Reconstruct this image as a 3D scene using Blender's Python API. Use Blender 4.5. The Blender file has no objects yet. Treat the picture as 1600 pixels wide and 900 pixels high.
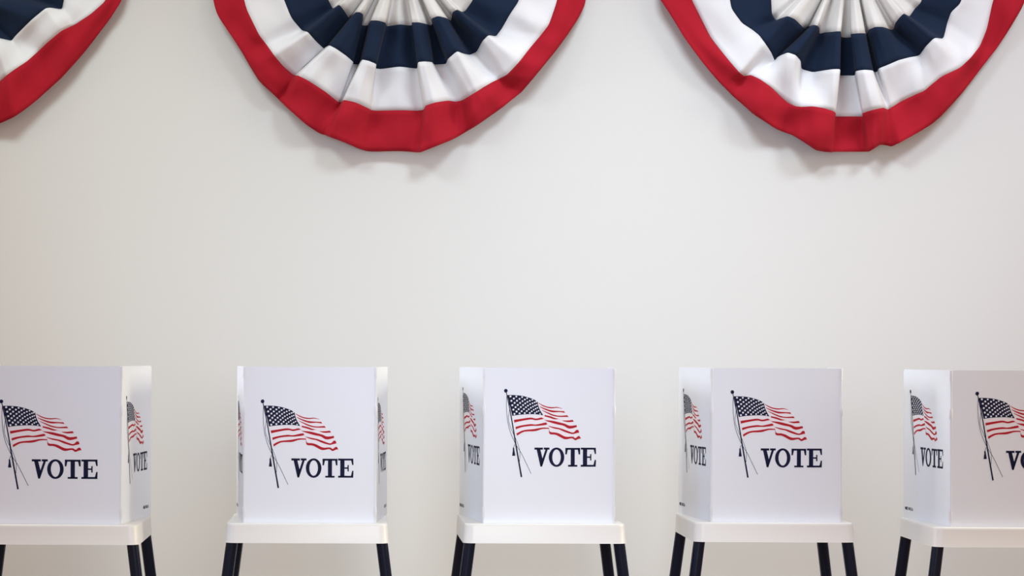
import bpy, bmesh, math, random
from mathutils import Vector, Matrix
random.seed(4)
S = bpy.context.scene
COL = S.collection

# ------------------------------------------------------------------ camera
F = 3450.0                      # focal length in pixels of the 1600 px wide frame
PX, PY = 565.0, 553.0           # principal point in the frame
CAM = Vector((0.0, -7.6, 1.46))
ROLL = math.radians(0.25)
cd = bpy.data.cameras.new('camera')
cam = bpy.data.objects.new('camera', cd); COL.objects.link(cam)
cd.sensor_width = 36.0; cd.lens = 36.0 * F / 1600.0
cd.shift_x = (800 - PX) / 1600.0; cd.shift_y = (PY - 450) / 1600.0
cam.matrix_world = Matrix.Translation(CAM) @ Matrix.Rotation(math.pi/2, 4, 'X') @ Matrix.Rotation(ROLL, 4, 'Z')
S.camera = cam

def world_at(px, py, y):
    """measured point of the photograph at the real depth y"""
    d = y - CAM.y
    dx, dy = (px - PX), -(py - PY)
    c, s = math.cos(ROLL), math.sin(ROLL)
    return Vector(((c*dx - s*dy) * d / F, y, CAM.z + (s*dx + c*dy) * d / F))

# ------------------------------------------------------------------ light
S.view_settings.view_transform = 'Standard'
S.view_settings.look = 'None'
S.view_settings.gamma = 1.0
S.view_settings.use_curve_mapping = False
S.view_settings.exposure = 0.0
AMBIENT = (0.594, 0.444, 0.365)
# name, position, aimed at, width, height, spread, power per channel (W)
LIGHTS = [
 ('ceiling_panel_middle', (1.1, 0.0, 4.1), (1.1, 1.5, 1.2), 0.8, 0.4, 100, (12.63, 15.29, 16.95)),
 ('ceiling_panel_left', (-1.3, 0.0, 4.1), (-0.9, 1.4, 1.2), 0.8, 0.4, 100, (10.32, 13.17, 13.46)),
 ('ceiling_panel_right', (3.2, 0.0, 4.1), (2.8, 1.4, 1.2), 0.8, 0.4, 100, (14.35, 16.70, 19.02)),
 ('front_fill', (0.7, -3.0, 2.2), (0.8, 1.6, 1.4), 1.2, 1.0, 80, (0.00, 1.02, 3.44)),  # added frontal fill for the middle of the wall, no fixture of the room
 ('front_low_fill', (0.4, -4.0, 1.9), (0.4, 0.2, 0.95), 1.0, 1.0, 61, (7.7, 8.2, 7.7)),  # added low fill that brightens the booth row, not a real fixture
 ('left_window', (-3.9, 0.2, 2.5), (0.9, 0.25, 1.1), 1.0, 1.2, 60, (9.43, 9.70, 9.81)),
 ('left_front_fill', (-3.0, -2.6, 2.2), (0.9, 0.5, 1.2), 1.2, 1.2, 60, (0.00, 1.46, 3.68)),  # added cool fill aimed at the middle booths, not a second window
 ('right_bounce_fill', (4.6, 0.0, 2.3), (-0.5, 0.3, 1.1), 1.2, 1.2, 70, (16.4, 16.2, 12.6)),  # added lamp standing in for warm bounce from the right, no window there
]
w = bpy.data.worlds.new('world'); S.world = w; w.use_nodes = True
bg = w.node_tree.nodes['Background']
bg.inputs[0].default_value = (*AMBIENT, 1); bg.inputs[1].default_value = 1.0
for nm, loc, aim, sx, sy, spread, rgb in LIGHTS:
    if max(rgb) <= 0: continue
    l = bpy.data.lights.new(nm, 'AREA'); l.shape = 'RECTANGLE'
    l.size = sx; l.size_y = sy; l.energy = max(rgb); l.color = [c/max(rgb) for c in rgb]
    l.spread = math.radians(spread)
    o = bpy.data.objects.new(nm, l); COL.objects.link(o)
    o.location = loc
    o.rotation_euler = (Vector(aim) - Vector(loc)).to_track_quat('-Z', 'Y').to_euler()

# ------------------------------------------------------------------ materials
def mat(name, col, rough=0.6, metal=0.0, spec=0.5, bump=0.0, bscale=300.0, mottle=0.0, mscale=3.0,
        weave=False, sheen=0.0, trans=0.0, coat=0.0):
    m = bpy.data.materials.new(name); m.use_nodes = True
    nt = m.node_tree; N = nt.nodes; L = nt.links
    b = N['Principled BSDF']
    b.inputs['Base Color'].default_value = (*col, 1)
    b.inputs['Roughness'].default_value = rough
    b.inputs['Metallic'].default_value = metal
    b.inputs['Specular IOR Level'].default_value = spec
    b.inputs['Sheen Weight'].default_value = sheen
    b.inputs['Coat Weight'].default_value = coat
    tc = N.new('ShaderNodeTexCoord')
    if mottle:
        n = N.new('ShaderNodeTexNoise'); n.inputs['Scale'].default_value = mscale; n.inputs['Detail'].default_value = 4
        r = N.new('ShaderNodeMix'); r.data_type = 'RGBA'
        r.inputs[6].default_value = (*[c*(1-mottle) for c in col], 1)
        r.inputs[7].default_value = (*[min(1, c*(1+mottle)) for c in col], 1)
        L.new(tc.outputs['Object'], n.inputs['Vector']); L.new(n.outputs['Fac'], r.inputs[0])
        L.new(r.outputs[2], b.inputs['Base Color'])
    if bump:
        bp = N.new('ShaderNodeBump'); bp.inputs['Strength'].default_value = bump; bp.inputs['Distance'].default_value = 0.001
        if weave:
            n = N.new('ShaderNodeTexNoise'); n.inputs['Scale'].default_value = bscale
            mp = N.new('ShaderNodeMapping'); mp.inputs['Scale'].default_value = (1, 1, 0.25)
            L.new(tc.outputs['Object'], mp.inputs[0]); L.new(mp.outputs[0], n.inputs['Vector'])
        else:
            n = N.new('ShaderNodeTexNoise'); n.inputs['Scale'].default_value = bscale; n.inputs['Detail'].default_value = 3
            L.new(tc.outputs['Object'], n.inputs['Vector'])
        L.new(n.outputs['Fac'], bp.inputs['Height']); L.new(bp.outputs[0], b.inputs['Normal'])
    if trans:
        out = N['Material Output']; t = N.new('ShaderNodeBsdfTranslucent'); t.inputs[0].default_value = (*col, 1)
        mx = N.new('ShaderNodeMixShader'); mx.inputs[0].default_value = trans
        L.new(b.outputs[0], mx.inputs[1]); L.new(t.outputs[0], mx.inputs[2]); L.new(mx.outputs[0], out.inputs[0])
    return m

M = {
 'wall':   mat('painted_wall', (0.645, 0.625, 0.605), 0.85, spec=0.2, bump=0.25, bscale=90, mottle=0.012, mscale=1.3),
 'floor':  mat('vinyl_floor', (0.50, 0.43, 0.37), 0.45, bump=0.1, bscale=40, mottle=0.06, mscale=6),
 'base':   mat('baseboard_paint', (0.74, 0.72, 0.69), 0.5),
 'white_cloth': mat('white_cotton', (0.80, 0.785, 0.80), 0.9, spec=0.15, bump=0.3, bscale=900, weave=True, trans=0.12),
 'cream_cloth': mat('off_white_cotton', (0.79, 0.77, 0.745), 0.9, spec=0.15, bump=0.3, bscale=900, weave=True, trans=0.12),
 'navy_cloth': mat('navy_cotton', (0.0095, 0.019, 0.044), 0.85, spec=0.12, bump=0.3, bscale=900, weave=True, sheen=0.03),
 'red_cloth': mat('red_cotton', (0.37, 0.0095, 0.021), 0.85, spec=0.12, bump=0.3, bscale=900, weave=True, sheen=0.02),
 'panel':  mat('corrugated_plastic', (0.86, 0.885, 0.935), 0.42, spec=0.4, bump=0.05, bscale=60, trans=0.06),
 'fold':   mat('folded_plastic_edge', (0.84, 0.84, 0.87), 0.35, spec=0.5, trans=0.15),
 'tray':   mat('cream_moulded_plastic', (0.79, 0.765, 0.725), 0.38, spec=0.5, bump=0.08, bscale=250),
 'leg':    mat('navy_enamelled_metal', (0.0035, 0.0065, 0.020), 0.20, metal=0.0, spec=0.22, coat=0.0),
 'rubber': mat('black_rubber', (0.015, 0.015, 0.016), 0.8),
 'ink_navy': mat('navy_ink', (0.007, 0.009, 0.038), 0.6, spec=0.12),
 'ink_red':  mat('red_ink', (0.45, 0.014, 0.024), 0.6, spec=0.12),
 'ink_white': mat('unprinted_white', (0.84, 0.845, 0.89), 0.42, spec=0.4),
 'ink_pink': mat('flag_stripe_white', (0.87, 0.81, 0.85), 0.42, spec=0.4),
}

# ------------------------------------------------------------------ helpers
def link(name, me, parent=None, mats=()):
    o = bpy.data.objects.new(name, me); COL.objects.link(o)
    for m in mats: me.materials.append(m)
    if parent: o.parent = parent
    return o

def from_bm(name, bm, mats, parent=None, smooth=False, autosmooth=None):
    bmesh.ops.recalc_face_normals(bm, faces=bm.faces)
    me = bpy.data.meshes.new(name); bm.to_mesh(me); bm.free()
    if smooth:
        me.polygons.foreach_set('use_smooth', [True]*len(me.polygons))
        if autosmooth: me.set_sharp_from_angle(angle=math.radians(autosmooth))
    return link(name, me, parent, mats)

def empty(name, loc, rz, label, cat, group=None):
    o = bpy.data.objects.new(name, None); COL.objects.link(o)
    o.empty_display_size = 0.1
    o.location = loc; o.rotation_euler = (0, 0, rz)
    o['label'] = label; o['category'] = cat
    if group: o['group'] = group
    return o

def box(bm, x0, x1, y0, y1, z0, z1):
    v = [bm.verts.new(p) for p in ((x0,y0,z0),(x1,y0,z0),(x1,y1,z0),(x0,y1,z0),(x0,y0,z1),(x1,y0,z1),(x1,y1,z1),(x0,y1,z1))]
    for f in ((0,3,2,1),(4,5,6,7),(0,1,5,4),(1,2,6,5),(2,3,7,6),(3,0,4,7)): bm.faces.new([v[i] for i in f])
    return v

# ------------------------------------------------------------------ room
WALL_Y = 1.6
def structure(name, x0, x1, y0, y1, z0, z1, m, bev=0):
    bm = bmesh.new(); box(bm, x0, x1, y0, y1, z0, z1)
    if bev: bmesh.ops.bevel(bm, geom=[e for e in bm.edges], offset=bev, segments=2, affect='EDGES')
    o = from_bm(name, bm, [m]); o['kind'] = 'structure'; return o
structure('wall_back', -5.5, 8.0, WALL_Y, WALL_Y+0.15, 0, 4.2, M['wall'])
structure('floor', -5.5, 8.0, -9.0, WALL_Y, -0.1, 0.0, M['floor'])
structure('baseboard_back', -5.5, 8.0, WALL_Y-0.015, WALL_Y, 0, 0.10, M['base'], 0.003)

# ------------------------------------------------------------------ buntings
# each row: seam points (x,y) of inner seam, navy/white seam, white/red seam and hem, then depth off the wall in cm
CENTRE = [
((503,-61),(434,-61),(373,-61),(322,-61),1.5,1.5,1.5,1),
((507,-25),(440,-10),(383,10),(337,20),2,3,3,2),
((513,0),(455,28),(405,55),(367,64),2.5,4,4,2),
((520,14),(472,48),(416,69),(380,85),1.2,2.2,3.5,1.5),
((530,7),(481,50),(428,86),(392,106),5,6,5,1.5),
((538,17),(493,64),(442,103),(405,127),4,4,3,2.5),
((545,28),(506,76),(458,117),(430,150),2,1.5,1.2,2),
((548,26),(508,74),(461,118),(436,156),1,.8,1,1.5),
((556,19),(515,71),(466,118),(447,167),5,6,5,3),
((562,19),(525,76),(482,126),(465,183),5.5,6.2,5.5,3.5),
((567,22),(542,88),(508,143),(480,196),4.5,5,4,3),
((567,30),(552,97),(528,159),(497,207),3,4,2.5,1.5),
((565,40),(551,100),(532,160),(504,210),1,1,1.5,1.2),
((575,40),(560,101),(533,160),(508,211),.8,.8,1.5,1.5),
((579,32),(566,93),(537,156),(515,214),5,5.5,4.5,3),
((590,32),(576,95),(556,160),(537,222),6,6,5.5,4),
((602,35),(588,100),(575,169),(562,233),5,5,3.5,2.5),
((604,41),(587,107),(580,172),(572,236),1,1,2,1.5),
((608,41),(595,108),(590,173),(582,237),.8,1,1.5,1.2),
((624,38),(624,104),(624,172),(622,236),2.2,2.6,2.2,1.6),
((640,40),(648,107),(652,173),(640,237),.8,1,1,1),
((645,39),(652,107),(662,172),(650,238),1,1,1.2,1.2),
((643,35),(653,97),(665,165),(657,238),5,5.5,4.5,3),
((655,35),(663,96),(680,160),(675,231),5.5,6,5.5,4),
((668,38),(675,97),(700,157),(705,219),3.5,4,3.5,2.5),
((673,40),(678,101),(712,159),(715,214),1,1,1.8,1.5),
((676,37),(697,100),(722,157),(728,206),1,1,1.8,1.5),
((674,29),(700,92),(735,149),(745,196),5,5,4,2.5),
((684,25),(714,80),(745,143),(765,182),6,6,4.5,3),
((697,28),(724,84),(756,136),(785,168),5,5,3.5,2.5),
((704,33),(734,86),(768,129),(802,154),2,2,2.5,1.5),
((706,27),(745,81),(778,124),(815,144),1,1,2.5,1.5),
((707,19),(754,64),(792,117),(832,124),5,4.5,4.5,3),
((714,15),(763,55),(811,97),(850,102),5.5,5.5,5,3),
((722,19),(775,57),(828,75),(868,80),1.5,2,4,2),
((727,17),(784,45),(845,55),(885,57),1.5,2,3,2),
((739,0),(797,22),(858,38),(903,30),2.5,3,3.5,1.5),
((743,-25),(812,0),(871,0),(914,8),2,2.5,2.5,1.5),
((747,-61),(816,-61),(877,-61),(925,-61),1.5,1.5,1.5,1)]
RIGHT = [
((1200,-61),(1134,-61),(1075,-61),(1022,-61),1.5,1.5,1.5,1),
((1204,-25),(1139,-8),(1080,-2),(1030,-3),2,2.5,1.2,2),
((1205,0),(1143,14),(1092,22),(1047,22),2,3,1.2,2.5),
((1206,22),(1159,36),(1110,58),(1070,60),2,3,1.8,3),
((1212,32),(1176,47),(1128,81),(1095,94),1,3,3,3),
((1219,29),(1186,55),(1142,98),(1112,115),3,4,4,2.8),
((1231,25),(1195,67),(1156,114),(1126,131),5.5,5,4.5,2),
((1242,30),(1205,82),(1163,119),(1145,150),5,3.5,2.5,1.5),
((1254,42),(1210,94),(1173,117),(1160,163),4,2,3,2),
((1259,46),(1212,92),(1188,124),(1178,179),1.5,1.5,4,3),
((1263,42),(1217,88),(1205,136),(1195,190),1,3,4,3),
((1271,39),(1231,82),(1222,153),(1212,201),5,6,3,2),
((1277,40),(1243,86),(1232,161),(1226,207),5.5,6,3,1.5),
((1280,43),(1251,95),(1243,166),(1238,211),4,4,4,2.5),
((1280,53),(1252,108),(1252,167),(1248,217),1,1.5,5,4),
((1288,51),(1270,113),(1270,166),(1262,226),1.5,2,5.8,4),
((1298,50),(1288,110),(1288,169),(1275,235),4,4.5,5.5,4),
((1308,49),(1302,108),(1303,174),(1287,237),5.5,6,5,3),
((1314,49),(1313,108),(1306,177),(1298,238),5.5,6,4,2.5),
((1314,58),(1312,118),(1304,182),(1303,237),.8,.8,1,1),
((1322,59),(1322,118),(1325,182),(1325,237),.8,.8,1,1),
((1331,58),(1336,118),(1349,182),(1350,237),.8,.8,1,1),
((1329,53),(1337,111),(1347,177),(1358,237),4.5,5,4,3),
((1341,52),(1350,109),(1362,172),(1366,232),5.5,6,5.5,3.5),
((1352,52),(1363,110),(1380,168),(1375,226),4.5,5,5,3),
((1354,55),(1366,113),(1386,171),(1384,227),1,1,1.5,2),
((1355,52),(1371,112),(1388,171),(1393,229),1,1,1.5,2),
((1358,46),(1373,107),(1394,167),(1406,223),4,4,2,3),
((1368,42),(1388,101),(1407,159),(1422,214),5.5,4.5,2,3),
((1379,42),(1404,94),(1419,153),(1440,204),5,4,2.5,2.5),
((1394,47),(1419,90),(1432,147),(1456,194),1.5,3,3,2),
((1397,44),(1436,87),(1444,142),(1470,182),1,2,3,2),
((1399,36),(1442,79),(1458,130),(1485,166),4,3,3.5,2.5),
((1405,28),(1447,72),(1472,119),(1503,146),5,4.5,4,2.5),
((1412,21),(1460,59),(1500,106),(1520,124),5.5,5.5,4,2.5),
((1421,26),(1474,61),(1517,90),(1538,100),1.5,2,4,2),
((1429,14),(1480,36),(1531,72),(1558,75),1,1,2,2),
((1439,4),(1486,19),(1542,45),(1577,46),2,1.5,2,2),
((1445,-20),(1502,4),(1551,2),(1599,9),2,2,2,2),
((1449,-61),(1514,-61),(1575,-61),(1620,-61),1.5,1.5,1.5,1)]
LEFT = [tuple([(p[0]-725, p[1]) for p in r[:4]] + list(r[4:])) for r in CENTRE[:19]] + [
((-101,38),(-101,104),(-101,165),(-100,225),2.2,2.6,2.2,1.6),
((-85,38),(-80,100),(-75,155),(-78,217),1,1,1,1),
((-78,36),(-70,93),(-62,150),(-62,212),5,5,4,3),
((-60,36),(-52,85),(-35,145),(-35,206),5.5,6,5,4),
((-52,36),(-45,85),(-20,138),(-20,200),2,2,2,2),
((-48,34),(-30,72),(0,127),(0,193),1,2,2.5,2),
((-40,26),(-14,57),(10,118),(22,183),5,5,4,3),
((-28,28),(0,60),(22,109),(38,172),4,4,4,2),
((-20,30),(18,64),(42,96),(56,158),2,2,3,2),
((-18,20),(24,56),(60,80),(75,141),3,3,2,1.5),
((-8,8),(49,31),(73,67),(96,122),5,5,3,1.5),
((2,-2),(71,13),(96,48),(116,100),4,5.5,4,2),
((8,-10),(78,12),(107,43),(130,84),2,4,3,2),
((12,-15),(97,15),(118,38),(142,69),1,1.5,2.5,2),
((16,-25),(100,0),(142,22),(171,31),2,2,3,2),
((20,-40),(103,-30),(167,0),(191,0),2,2,2.5,2),
((22,-61),(104,-61),(172,-61),(205,-61),1.5,1.5,1.5,1)]

def smooth1(seq, n):
    for _ in range(n):
        seq = [seq[0]] + [tuple((a[i]+2*b[i]+c[i])/4 for i in range(3)) for a, b, c in zip(seq, seq[1:], seq[2:])] + [seq[-1]]
    return seq

def bunting(rows, cx, cy, label):
    NU = 8
    K = len(rows)
    anchor = [(cx + (k/(K-1)-0.5)*46, cy, 1.2 + (1.2 if k % 2 else 0)) for k in range(K)]
    curves = [anchor] + [[(r[c][0], r[c][1], r[4+c]) for r in rows] for c in range(4)]
    fine = []
    for ci, cur in enumerate(curves):
        f = []
        for k in range(K-1):
            a, b = cur[k], cur[k+1]
            for i in range(NU):
                t = i/NU
                f.append(tuple(a[j]+(b[j]-a[j])*t for j in range(3)))
        f.append(cur[-1])
        fine.append(smooth1(f, 3))
    n = len(fine[0])
    root = empty('bunting_fan', world_at(cx, cy, WALL_Y), 0, label, 'bunting', 'pleated patriotic buntings hanging on the wall')
    inv = Vector(root.location)
    names = [('fan_centre', 'cream_cloth', 12), ('blue_band', 'navy_cloth', 8), ('white_band', 'white_cloth', 8), ('red_border', 'red_cloth', 8)]
    rng = random.Random(int(cx)+7)
    # small soft wrinkles of the cloth, continuous across the seams
    ph = [(rng.uniform(0, 6.28), rng.uniform(0.03, 0.13), rng.uniform(-0.11, 0.11)) for _ in range(9)]
    def wr(x, y):
        return sum(math.sin(p + a*x + b*y) for p, a, b in ph) * 0.085
    for s, (nm, mk, nr) in enumerate(names):
        A, B = fine[s], fine[s+1]
        bm = bmesh.new(); grid = []
        for j in range(nr+1):
            t = j/nr; row = []
            for i in range(n):
                p = [A[i][q] + (B[i][q]-A[i][q])*t for q in range(3)]
                k = i/NU
                roll = (0, 0, 0.35*math.sin(math.pi*t), 0.75*math.sin(math.pi*t))[s]*math.sin(k*0.85 + cx*0.013 + 2.4*t) \
                     + (0, 0, 0, 0.45*t)[s]*math.sin(k*0.62 + cx*0.03)
                if s == 3: roll += 0.5*math.sin(math.pi*t/2)
                z = max(0.8, (p[2] + wr(p[0], p[1]) + roll)*2.2 + 0.5) * 0.01
                row.append(bm.verts.new(world_at(p[0], p[1], WALL_Y - z) - inv))
            grid.append(row)
        for j in range(nr):
            for i in range(n-1):
                bm.faces.new((grid[j][i], grid[j+1][i], grid[j+1][i+1], grid[j][i+1]))
        for f in bm.faces: f.smooth = True
        me = bpy.data.meshes.new(nm); bm.to_mesh(me); bm.free()
        o = link(nm, me, root, [M[mk]])
        md = o.modifiers.new('thickness', 'SOLIDIFY'); md.thickness = 0.0012; md.offset = 0
    # sewn top binding that carries the gathered cloth
    bm = bmesh.new()
    a = world_at(cx-306, cy-7, WALL_Y) - inv; b = world_at(cx+306, cy-7, WALL_Y) - inv
    vs = box(bm, 0, (b-a).length, -0.046, -0.001, -0.018, 0.030)
    bmesh.ops.bevel(bm, geom=list(bm.edges), offset=0.004, segments=2, affect='EDGES')
    o = from_bm('top_binding', bm, [M['white_cloth']], root, True, 40)
    o.location = a; o.rotation_euler = (0, math.atan2(-(b-a).z, (b-a).x), 0)
    return root
bunting(CENTRE, 625, -61, 'red white and navy fan bunting, middle of three, above the second and third booths')
bunting(RIGHT, 1325, -61, 'red white and navy fan bunting on the right, above the fourth and fifth booths')
bunting(LEFT, -100, -61, 'fan bunting cut off at the top left, only its right corner above the first booth')

# ------------------------------------------------------------------ printed artwork (units: pixels of a 6x tracing, y down)
U = 0.002217 / 6.0              # metres per tracing unit
OX, OY = 157.0, 1290.0          # tracing origin relative to panel's lower left corner (6x units)
def spline(pts, n=4):
    out = []
    P = [pts[0]] + list(pts) + [pts[-1]]
    for i in range(1, len(P)-2):
        p0, p1, p2, p3 = P[i-1], P[i], P[i+1], P[i+2]
        for k in range(n):
            t = k/n
            out.append(tuple(0.5*((2*p1[j])+(-p0[j]+p2[j])*t+(2*p0[j]-5*p1[j]+4*p2[j]-p3[j])*t*t+(-p0[j]+3*p1[j]-3*p2[j]+p3[j])*t**3) for j in (0, 1)))
    out.append(pts[-1]); return out

class Art:
    def __init__(s): s.polys = []
    def poly(s, pts, m, lift=0.0): s.polys.append((list(pts), m, lift))
    def band(s, top, bot, m, lift=0.0):
        """band between two splines that run the same way"""
        a, b = spline(top), spline(bot)
        n = 24
        def res(c):
            L = [0]
            for p, q in zip(c, c[1:]): L.append(L[-1] + math.hypot(q[0]-p[0], q[1]-p[1]))
            r = []; j = 0
            for i in range(n+1):
                d = L[-1]*i/n
                while j < len(c)-2 and L[j+1] < d: j += 1
                t = (d-L[j])/max(1e-6, L[j+1]-L[j]); t = min(1, max(0, t))
                r.append((c[j][0]+(c[j+1][0]-c[j][0])*t, c[j][1]+(c[j+1][1]-c[j][1])*t))
            return r
        a, b = res(a), res(b)
        for i in range(n): s.poly((a[i], b[i], b[i+1], a[i+1]), m, lift)
    def line(s, pts, w0, w1, m, lift=0.0):
        c = spline(pts, 6); n = len(c)
        sides = []
        for i, p in enumerate(c):
            q0, q1 = c[max(0, i-1)], c[min(n-1, i+1)]
            dx, dy = q1[0]-q0[0], q1[1]-q0[1]; L = math.hypot(dx, dy) or 1
            w = (w0 + (w1-w0)*i/(n-1))/2
            sides.append(((p[0]-dy/L*w, p[1]+dx/L*w), (p[0]+dy/L*w, p[1]-dx/L*w)))
        for a, b in zip(sides, sides[1:]): s.poly((a[0], b[0], b[1], a[1]), m, lift)
    def dot(s, x, y, rx, ry, m, lift=0.0, n=10):
        s.poly([(x+rx*math.cos(2*math.pi*k/n), y+ry*math.sin(2*math.pi*k/n)) for k in range(n)], m, lift)
    def ring(s, x, y, RX, RY, rx, ry, m, n=36):
        for k in range(n):
            a, b = 2*math.pi*k/n, 2*math.pi*(k+1)/n
            s.poly(((x+RX*math.cos(a), y+RY*math.sin(a)), (x+RX*math.cos(b), y+RY*math.sin(b)),
                    (x+rx*math.cos(b), y+ry*math.sin(b)), (x+rx*math.cos(a), y+ry*math.sin(a))), m)
    def star(s, x, y, r, m, lift):
        pts = []
        for k in range(10):
            rr = r if k % 2 == 0 else r*0.62
            a = -math.pi/2 + k*math.pi/5
            pts.append((x+rr*math.cos(a), y+rr*math.sin(a)))
        s.poly(pts, m, lift)
    def build(s, name, parent, to3d, mats, sx=1.0, cx=0.0, dx=0.0, dy=0.0):
        bm = bmesh.new()
        for pts, m, lift in s.polys:
            vs = [bm.verts.new(to3d(((x-cx)*sx+cx+dx*6+OX)*U - 6*0.0, (OY-dy*6-y)*U, 0.0005+lift)) for x, y in pts]
            try: f = bm.faces.new(vs); f.material_index = m
            except ValueError: pass
        me = bpy.data.meshes.new(name); bm.to_mesh(me); bm.free()
        return link(name, me, parent, mats)

# tracing origin: crop at (780,600) of the booth whose panel spans x 757..960, y 573..817
OX = (780-757)*6.0; OY = (817-600)*6.0
flag = Art()
top = spline([(68,97),(130,97),(200,103),(260,117),(320,138),(354,160)], 4)
bot = spline([(116,293),(170,284),(230,279),(290,276),(350,278),(408,287)], 4)
def canton(u, v):
    a = top[min(len(top)-1, int(round(u*(len(top)-1))))]; 
    fu = u*(len(top)-1); i = min(len(top)-2, int(fu)); t = fu-i
    a = (top[i][0]+(top[i+1][0]-top[i][0])*t, top[i][1]+(top[i+1][1]-top[i][1])*t)
    fu = u*(len(bot)-1); i = min(len(bot)-2, int(fu)); t = fu-i
    b = (bot[i][0]+(bot[i+1][0]-bot[i][0])*t, bot[i][1]+(bot[i+1][1]-bot[i][1])*t)
    k = -10*math.sin(math.pi*v)*u
    return (a[0]+(b[0]-a[0])*v + k, a[1]+(b[1]-a[1])*v)
# white body of the flag under the stripes (very slightly warmer than the panel)
flag.band([(120,296),(250,284),(408,290)], [(158,478),(330,436),(460,418)], 3, -0.0002)
flag.band([(356,164),(490,212),(590,222)], [(408,290),(550,350),(720,392)], 3, -0.0002)
flag.band([(408,290),(550,350),(724,392)], [(466,430),(600,492),(764,504)], 3, -0.0002)
NC = 16
for i in range(NC):
    for j in range(6):
        flag.poly([canton(i/NC, j/6), canton(i/NC, (j+1)/6), canton((i+1)/NC, (j+1)/6), canton((i+1)/NC, j/6)], 0)
for r in range(9):
    nn = 6 if r % 2 == 0 else 5
    for c in range(nn):
        u = (c + (0.5 if nn == 6 else 1.0)) / 6.0
        u2 = 0.02 + 0.96*u
        v = (r+0.65)/9.3
        x, y = canton(u2, v)
        flag.star(x, y, 12.0 - 3.5*u, 2, 0.00012)
R = 1
flag.band([(362,168),(400,188),(440,203),(490,210),(540,208),(588,222)], [(364,174),(400,198),(440,214),(490,221),(540,216),(588,224)], R)
flag.band([(375,202),(420,220),(480,238),(540,244),(605,247)], [(377,208),(420,232),(490,257),(560,256),(613,263)], R)
flag.band([(395,236),(450,258),(500,278),(560,290),(635,285)], [(398,242),(450,270),(500,291),(560,301),(648,301)], R)
flag.band([(418,283),(470,293),(520,311),(552,318)], [(422,297),(470,310),(515,324),(552,320)], R)
flag.band([(585,334),(640,334),(685,328)], [(598,341),(640,350),(698,346)], R)
flag.band([(552,318),(585,334)], [(552,320),(598,340)], R)
flag.band([(132,330),(200,320),(290,308),(340,318),(390,307),(412,318)], [(135,356),(200,341),(290,326),(340,334),(390,325),(412,320)], R)
flag.band([(428,331),(500,338),(560,352),(615,366),(660,384),(722,377)], [(430,338),(490,358),(550,374),(600,384),(655,412),(727,396)], R)
flag.band([(412,318),(428,331)], [(412,320),(430,337)], R)
flag.band([(146,397),(200,382),(290,369),(340,373),(430,354),(444,364)], [(150,419),(210,398),(290,387),(360,386),(430,377),(446,370)], R)
flag.band([(456,385),(520,398),(570,408),(620,425),(690,448),(720,423),(740,424)], [(462,392),(510,410),(560,420),(610,442),(680,462),(715,456),(748,448)], R)
flag.band([(444,364),(456,385)], [(446,370),(462,391)], R)
flag.band([(156,458),(220,428),(320,416),(400,402),(462,404)], [(160,480),(230,442),(330,436),(400,416),(462,414)], R)
flag.band([(462,404),(472,442),(520,447),(560,458),(620,487),(690,486),(712,502),(738,480),(754,482)], [(462,414),(468,462),(520,468),(560,486),(615,512),(680,502),(710,521),(740,508),(765,504)], R)
# pole, ball, halyards, tassel
flag.dot(54, 57, 17, 18, 0, n=20)
flag.line([(58,70),(100,270),(150,560),(205,868)], 7, 15, 0, 0.0002)
flag.line([(64,92),(60,200),(72,340),(100,450),(150,560),(200,640),(245,730),(296,836)], 4, 4, 0, 0.0002)
flag.line([(78,110),(90,220),(80,330),(112,430),(155,520),(188,620),(186,720)], 3.5, 3.5, 0, 0.0002)
flag.line([(140,560),(128,594)], 4, 4, 0, 0.0002)
flag.poly([(122,592),(134,592),(138,620),(146,668),(116,668),(122,620)], 0, 0.0002)

vote = Art()
def rect(x0, y0, x1, y1): vote.poly([(x0,y0),(x1,y0),(x1,y1),(x0,y1)], 0)
# V
rect(326,590,406,610)
vote.poly([(345,600),(380,600),(407,708),(398,769),(383,769)], 0)
vote.poly([(384,769),(399,769),(454,600),(432,600),(392,726)], 0)
rect(414,590,468,609)
# O
vote.ring(535,680, 73,91, 40,72, 0)
# T
rect(622,592,754,610)
vote.poly([(618,592),(640,592),(640,612),(632,654),(618,654)], 0)
vote.poly([(736,592),(758,592),(758,654),(744,654),(736,612)], 0)
rect(669,600,707,762)
rect(644,752,732,769)
# E
rect(764,590,906,608); rect(764,751,906,769); rect(784,600,824,762)
vote.poly([(886,608),(906,590),(908,650),(896,650)], 0)
vote.poly([(884,752),(896,704),(908,704),(906,769)], 0)
rect(824,672,856,686); 
vote.poly([(852,652),(864,648),(864,712),(852,708)], 0)

# small moulded origin mark near the lower rear corner of every side panel
stamp = Art()
GL = {'M':[((0,0),(0,10)),((0,10),(3,4)),((3,4),(6,10)),((6,10),(6,0))], 'A':[((0,0),(3,10)),((3,10),(6,0)),((1.5,4),(4.5,4))],
 'D':[((0,0),(0,10)),((0,10),(4,9)),((4,9),(6,5)),((6,5),(4,1)),((4,1),(0,0))], 'E':[((0,0),(0,10)),((0,10),(6,10)),((0,5),(5,5)),((0,0),(6,0))],
 'I':[((3,0),(3,10))], 'N':[((0,0),(0,10)),((0,10),(6,0)),((6,0),(6,10))], 'U':[((0,10),(0,2)),((0,2),(3,0)),((3,0),(6,2)),((6,2),(6,10))],
 'S':[((6,9),(1,10)),((1,10),(0,6)),((0,6),(6,4)),((6,4),(5,0)),((5,0),(0,1))], '.':[((2,0),(2,1.8))]}
xx = 0.0
for ch in 'MADE IN U.S.A.':
    if ch == ' ': xx += 4; continue
    for (a, b) in GL[ch]:
        stamp.line([((xx+a[0])*2.6, -a[1]*3.2), ((xx+b[0])*2.6, -b[1]*3.2)], 7, 7, 0)
    xx += 4.5 if ch == '.' else 8.5

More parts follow.
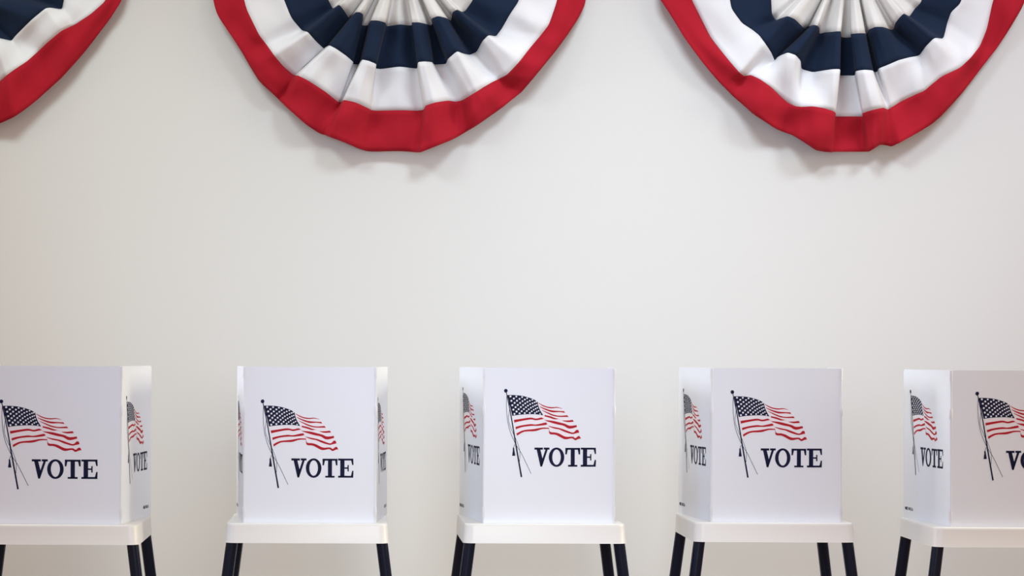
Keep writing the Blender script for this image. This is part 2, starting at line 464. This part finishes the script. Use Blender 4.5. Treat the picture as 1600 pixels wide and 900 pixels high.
# ------------------------------------------------------------------ voting booth builders
PW, PH, PT = 0.4515, 0.540, 0.004     # screen front width, height, sheet thickness
SIDE, FLARE = 0.45, 0.047             # side panel depth and outward flare
TZ = 0.874                            # tray top height
INK = ['ink_navy', 'ink_red', 'ink_white', 'ink_pink']

def sheet(name, w, h, parent, cut=0.012, roundside=None):
    """corrugated sheet in x 0..w, z 0..h, front face y=0, thickness to +y, rounded free corners"""
    bm = bmesh.new(); pts = []
    def corner(cx, cz, a0, r):
        for k in range(5):
            a = a0 + math.pi/2*k/4
            pts.append((cx+r*math.cos(a), cz+r*math.sin(a)))
    rl = cut if roundside in ('l',) else 0.0015
    rr = cut if roundside in ('r',) else 0.0015
    corner(rl, rl, math.pi, rl); corner(w-rr, rr, 1.5*math.pi, rr); corner(w-rr, h-rr, 0, rr); corner(rl, h-rl, math.pi/2, rl)
    a = [bm.verts.new((x, 0, z)) for x, z in pts]; b = [bm.verts.new((x, PT, z)) for x, z in pts]
    bm.faces.new(a); bm.faces.new(b[::-1])
    n = len(pts)
    for i in range(n): bm.faces.new((a[i], b[i], b[(i+1) % n], a[(i+1) % n]))
    return from_bm(name, bm, [M['panel']], parent)

def fold(parent, x):
    """living hinge with its wider lugs"""
    bm = bmesh.new()
    seg = [(0, .0035), (.02, .0035), (.022, .0060), (.055, .0060), (.058, .0035), (.37, .0035), (.373, .0062), (.405, .0062), (.408, .0035),
           (.50, .0035), (.503, .0055), (PH-.001, .0055)]
    rings = []
    for z, r in seg:
        rings.append([bm.verts.new((x + r*math.cos(2*math.pi*k/10), PT*0.5 + 0.0035*math.sin(2*math.pi*k/10), z)) for k in range(10)])
    for a, b in zip(rings, rings[1:]):
        for k in range(10): bm.faces.new((a[k], a[(k+1) % 10], b[(k+1) % 10], b[k]))
    bm.faces.new(rings[0][::-1]); bm.faces.new(rings[-1])
    return from_bm('fold_strip', bm, [M['fold']], parent, True, 50)

def prints(panel, w, sx, dx, dy, stamp_side):
    f = lambda s, t, l: Vector((s, -l, t))
    cxx = (w/U)/2 - OX
    flag.build('flag_print', panel, f, [M[k] for k in INK], sx, cxx, dx, dy)
    vote.build('vote_lettering', panel, f, [M['ink_navy']], sx, cxx, dx, dy)
    if stamp_side:
        x0 = 0.022 if stamp_side == 'l' else w - 0.022 - 0.098
        g = lambda s, t, l: Vector((s, -l, t))
        bm = bmesh.new()
        for pts, m, lift in stamp.polys:
            bm.faces.new([bm.verts.new((x0 + x*0.00032, -0.0005, 0.030 - y*0.00032)) for x, y in pts])
        me = bpy.data.meshes.new('origin_stamp'); bm.to_mesh(me); bm.free()
        link('origin_stamp', me, panel, [M['ink_navy']])

def screen(cx, y, z, yaw, sx, dx, dy, label, sdy):
    """cx: centre of the front panel"""
    r = empty('voting_privacy_screen', (cx, y, z), yaw, label, 'voting booth', 'white privacy screens standing on the small tables')
    p = sheet('front_panel', PW, PH, r); p.location = (-PW/2, 0, 0)
    prints(p, PW, sx, dx, dy, None)
    L = math.hypot(SIDE, FLARE); ang = math.atan2(SIDE, FLARE)
    q = sheet('side_panel', L, PH, r, roundside='r'); q.location = (PW/2+0.003, 0.002, 0); q.rotation_euler = (0, 0, ang)
    prints(q, L, 1.0, 0, sdy, 'r')
    q = sheet('side_panel', L, PH, r, roundside='l')
    q.rotation_euler = (0, 0, -ang)
    d = Vector((math.cos(-ang), math.sin(-ang), 0))
    q.location = Vector((-PW/2-0.003, 0.002, 0)) - d*L
    prints(q, L, 1.0, 0, sdy, 'l')
    fold(r, -PW/2-0.001); fold(r, PW/2+0.001)
    return r

TW, TD, TH = 0.556, 0.500, 0.066
def rrect(w, d, r, z, n=8):
    out = []
    for (sx, sy, a0) in ((1, -1, -math.pi/2), (1, 1, 0), (-1, 1, math.pi/2), (-1, -1, math.pi)):
        for k in range(n+1):
            a = a0 + math.pi/2*k/n
            out.append((sx*(w/2-r)+r*math.cos(a), sy*(d/2-r)+r*math.sin(a), z))
    return out
def table(cx, y0, dz, yaw, label):
    zt = TZ + dz
    r = empty('folding_table', (cx, y0 + TD/2, 0), yaw, label, 'table', 'small white tables carrying the screens')
    bm = bmesh.new()
    prof = [(TW-0.006, TD-0.006, .034, zt-0.010), (TW-.012, TD-.012, .032, zt-0.006), (TW-.02, TD-.02, .03, zt-.006)]
    outer = [(0.012, .036, -TH), (0.010, .036, -TH+.002), (0.002, .034, -.008), (0.0, .033, -.004), (-0.003, .032, -.001), (-0.008, .030, 0),
             (-0.10, .02, 0)]
    inner = [(0.006, .034, -TH), (-0.006, .03, -.010), (-0.10, .02, -.010)]
    def loft(profile, flip):
        loops = []
        for (e, rad, z) in profile:
            loops.append([bm.verts.new(p) for p in rrect(TW+e, TD+e, rad, zt+z)])
        for a, b in zip(loops, loops[1:]):
            n = len(a)
            for k in range(n): bm.faces.new((a[k], a[(k+1) % n], b[(k+1) % n], b[k]))
        bm.faces.new(loops[-1])
        return loops[0]
    a = loft(outer, False); b = loft(inner, True)
    n = len(a)
    for k in range(n): bm.faces.new((a[k], b[k], b[(k+1) % n], a[(k+1) % n]))
    from_bm('tabletop', bm, [M['tray']], r, True, 35)
    for sx in (-1, 1):
        for sy in (-1, 1):
            bm = bmesh.new()
            rad = 0.0205
            topc = Vector((sx*(TW/2-0.026), sy*(TD/2-0.032), zt-0.011))
            ax, ay = math.radians(7.3)*sx, math.radians(2.5)*sy
            h = topc.z
            botc = Vector((topc.x + math.tan(ax)*h, topc.y + math.tan(ay)*h, 0.0))
            NS = 24; rings = []
            for t in (0.0, 0.35, 0.7, 0.985):
                c = topc.lerp(botc, t)
                rings.append([bm.verts.new((c.x+rad*math.cos(2*math.pi*k/NS), c.y+rad*math.sin(2*math.pi*k/NS), c.z)) for k in range(NS)])
            for p, q in zip(rings, rings[1:]):
                for k in range(NS): bm.faces.new((p[k], p[(k+1) % NS], q[(k+1) % NS], q[k]))
            bm.faces.new(rings[0]); bm.faces.new(rings[-1][::-1])
            leg = from_bm('leg', bm, [M['leg']], r, True, 50)
            bm = bmesh.new(); rings = []
            for t, rr in ((0.955, rad+.0008), (0.957, rad+.004), (0.99, rad+.005), (1.0, rad+.003)):
                c = topc.lerp(botc, t)
                rings.append([bm.verts.new((c.x+rr*math.cos(2*math.pi*k/NS), c.y+rr*math.sin(2*math.pi*k/NS), c.z)) for k in range(NS)])
            for p, q in zip(rings, rings[1:]):
                for k in range(NS): bm.faces.new((p[k], p[(k+1) % NS], q[(k+1) % NS], q[k]))
            bm.faces.new(rings[0]); bm.faces.new(rings[-1][::-1])
            from_bm('rubber_foot', bm, [M['rubber']], leg, True, 50)
    return r

# table front centre px, depth D, height tweak, table yaw; screen centre px, yaw, print scale/shift
D0 = 7.6
BOOTHS = [
 dict(tx=88,   D=7.50, dz=0.000, tyaw=0, sxp=86,     syaw=-1.5, psx=1.05, pdx=-9.5, pdy=19, sdy=13,
      t='small white table with dark legs at the far left, cut off by the frame edge',
      s='white VOTE flag privacy screen cut off by the left edge, its right side panel showing'),
 dict(tx=480.5,D=7.60, dz=0.000, tyaw=0, sxp=484.5,  syaw=0.2,  psx=1.0, pdx=-4, pdy=18, sdy=14,
      t='small white table under the second screen from the left, its left legs overlapping',
      s='white VOTE flag privacy screen seen straight on, slivers of both side panels showing'),
 dict(tx=852,  D=7.63, dz=0.000, tyaw=0.6, sxp=858.5,syaw=2.2,  psx=1.0, pdx=1.5, pdy=0, sdy=0,
      t='small white table under the middle screen, third of the five from the left',
      s='white VOTE flag privacy screen in the middle of the row, third from the left'),
 dict(tx=1212, D=7.70, dz=0.002, tyaw=0, sxp=1213.5, syaw=0.3,  psx=1.0, pdx=0, pdy=2, sdy=2,
      t='small white table with all four dark legs apart, fourth from the left',
      s='pinkish white VOTE flag privacy screen, fourth from the left, under the right bunting'),
 dict(tx=1588, D=7.58, dz=-0.002,tyaw=0, sxp=1589,   syaw=0.6,  psx=1.0, pdx=8, pdy=0, sdy=0,
      t='small white table at the far right, its right half cut off by the frame',
      s='white VOTE flag privacy screen cut off by the right edge, widest left side panel showing'),
]
for b in BOOTHS:
    y0 = CAM.y + b['D']
    tx = (b['tx']-PX)*b['D']/F
    table(tx, y0, b['dz'], math.radians(b['tyaw']), b['t'])
    ys = y0 + 0.042
    cx = (b['sxp']-PX)*(b['D']+0.042)/F
    screen(cx, ys, TZ + b['dz'] + 0.0003, math.radians(b['syaw']), b['psx'], b['pdx'], b['pdy'], b['s'], b['sdy'])
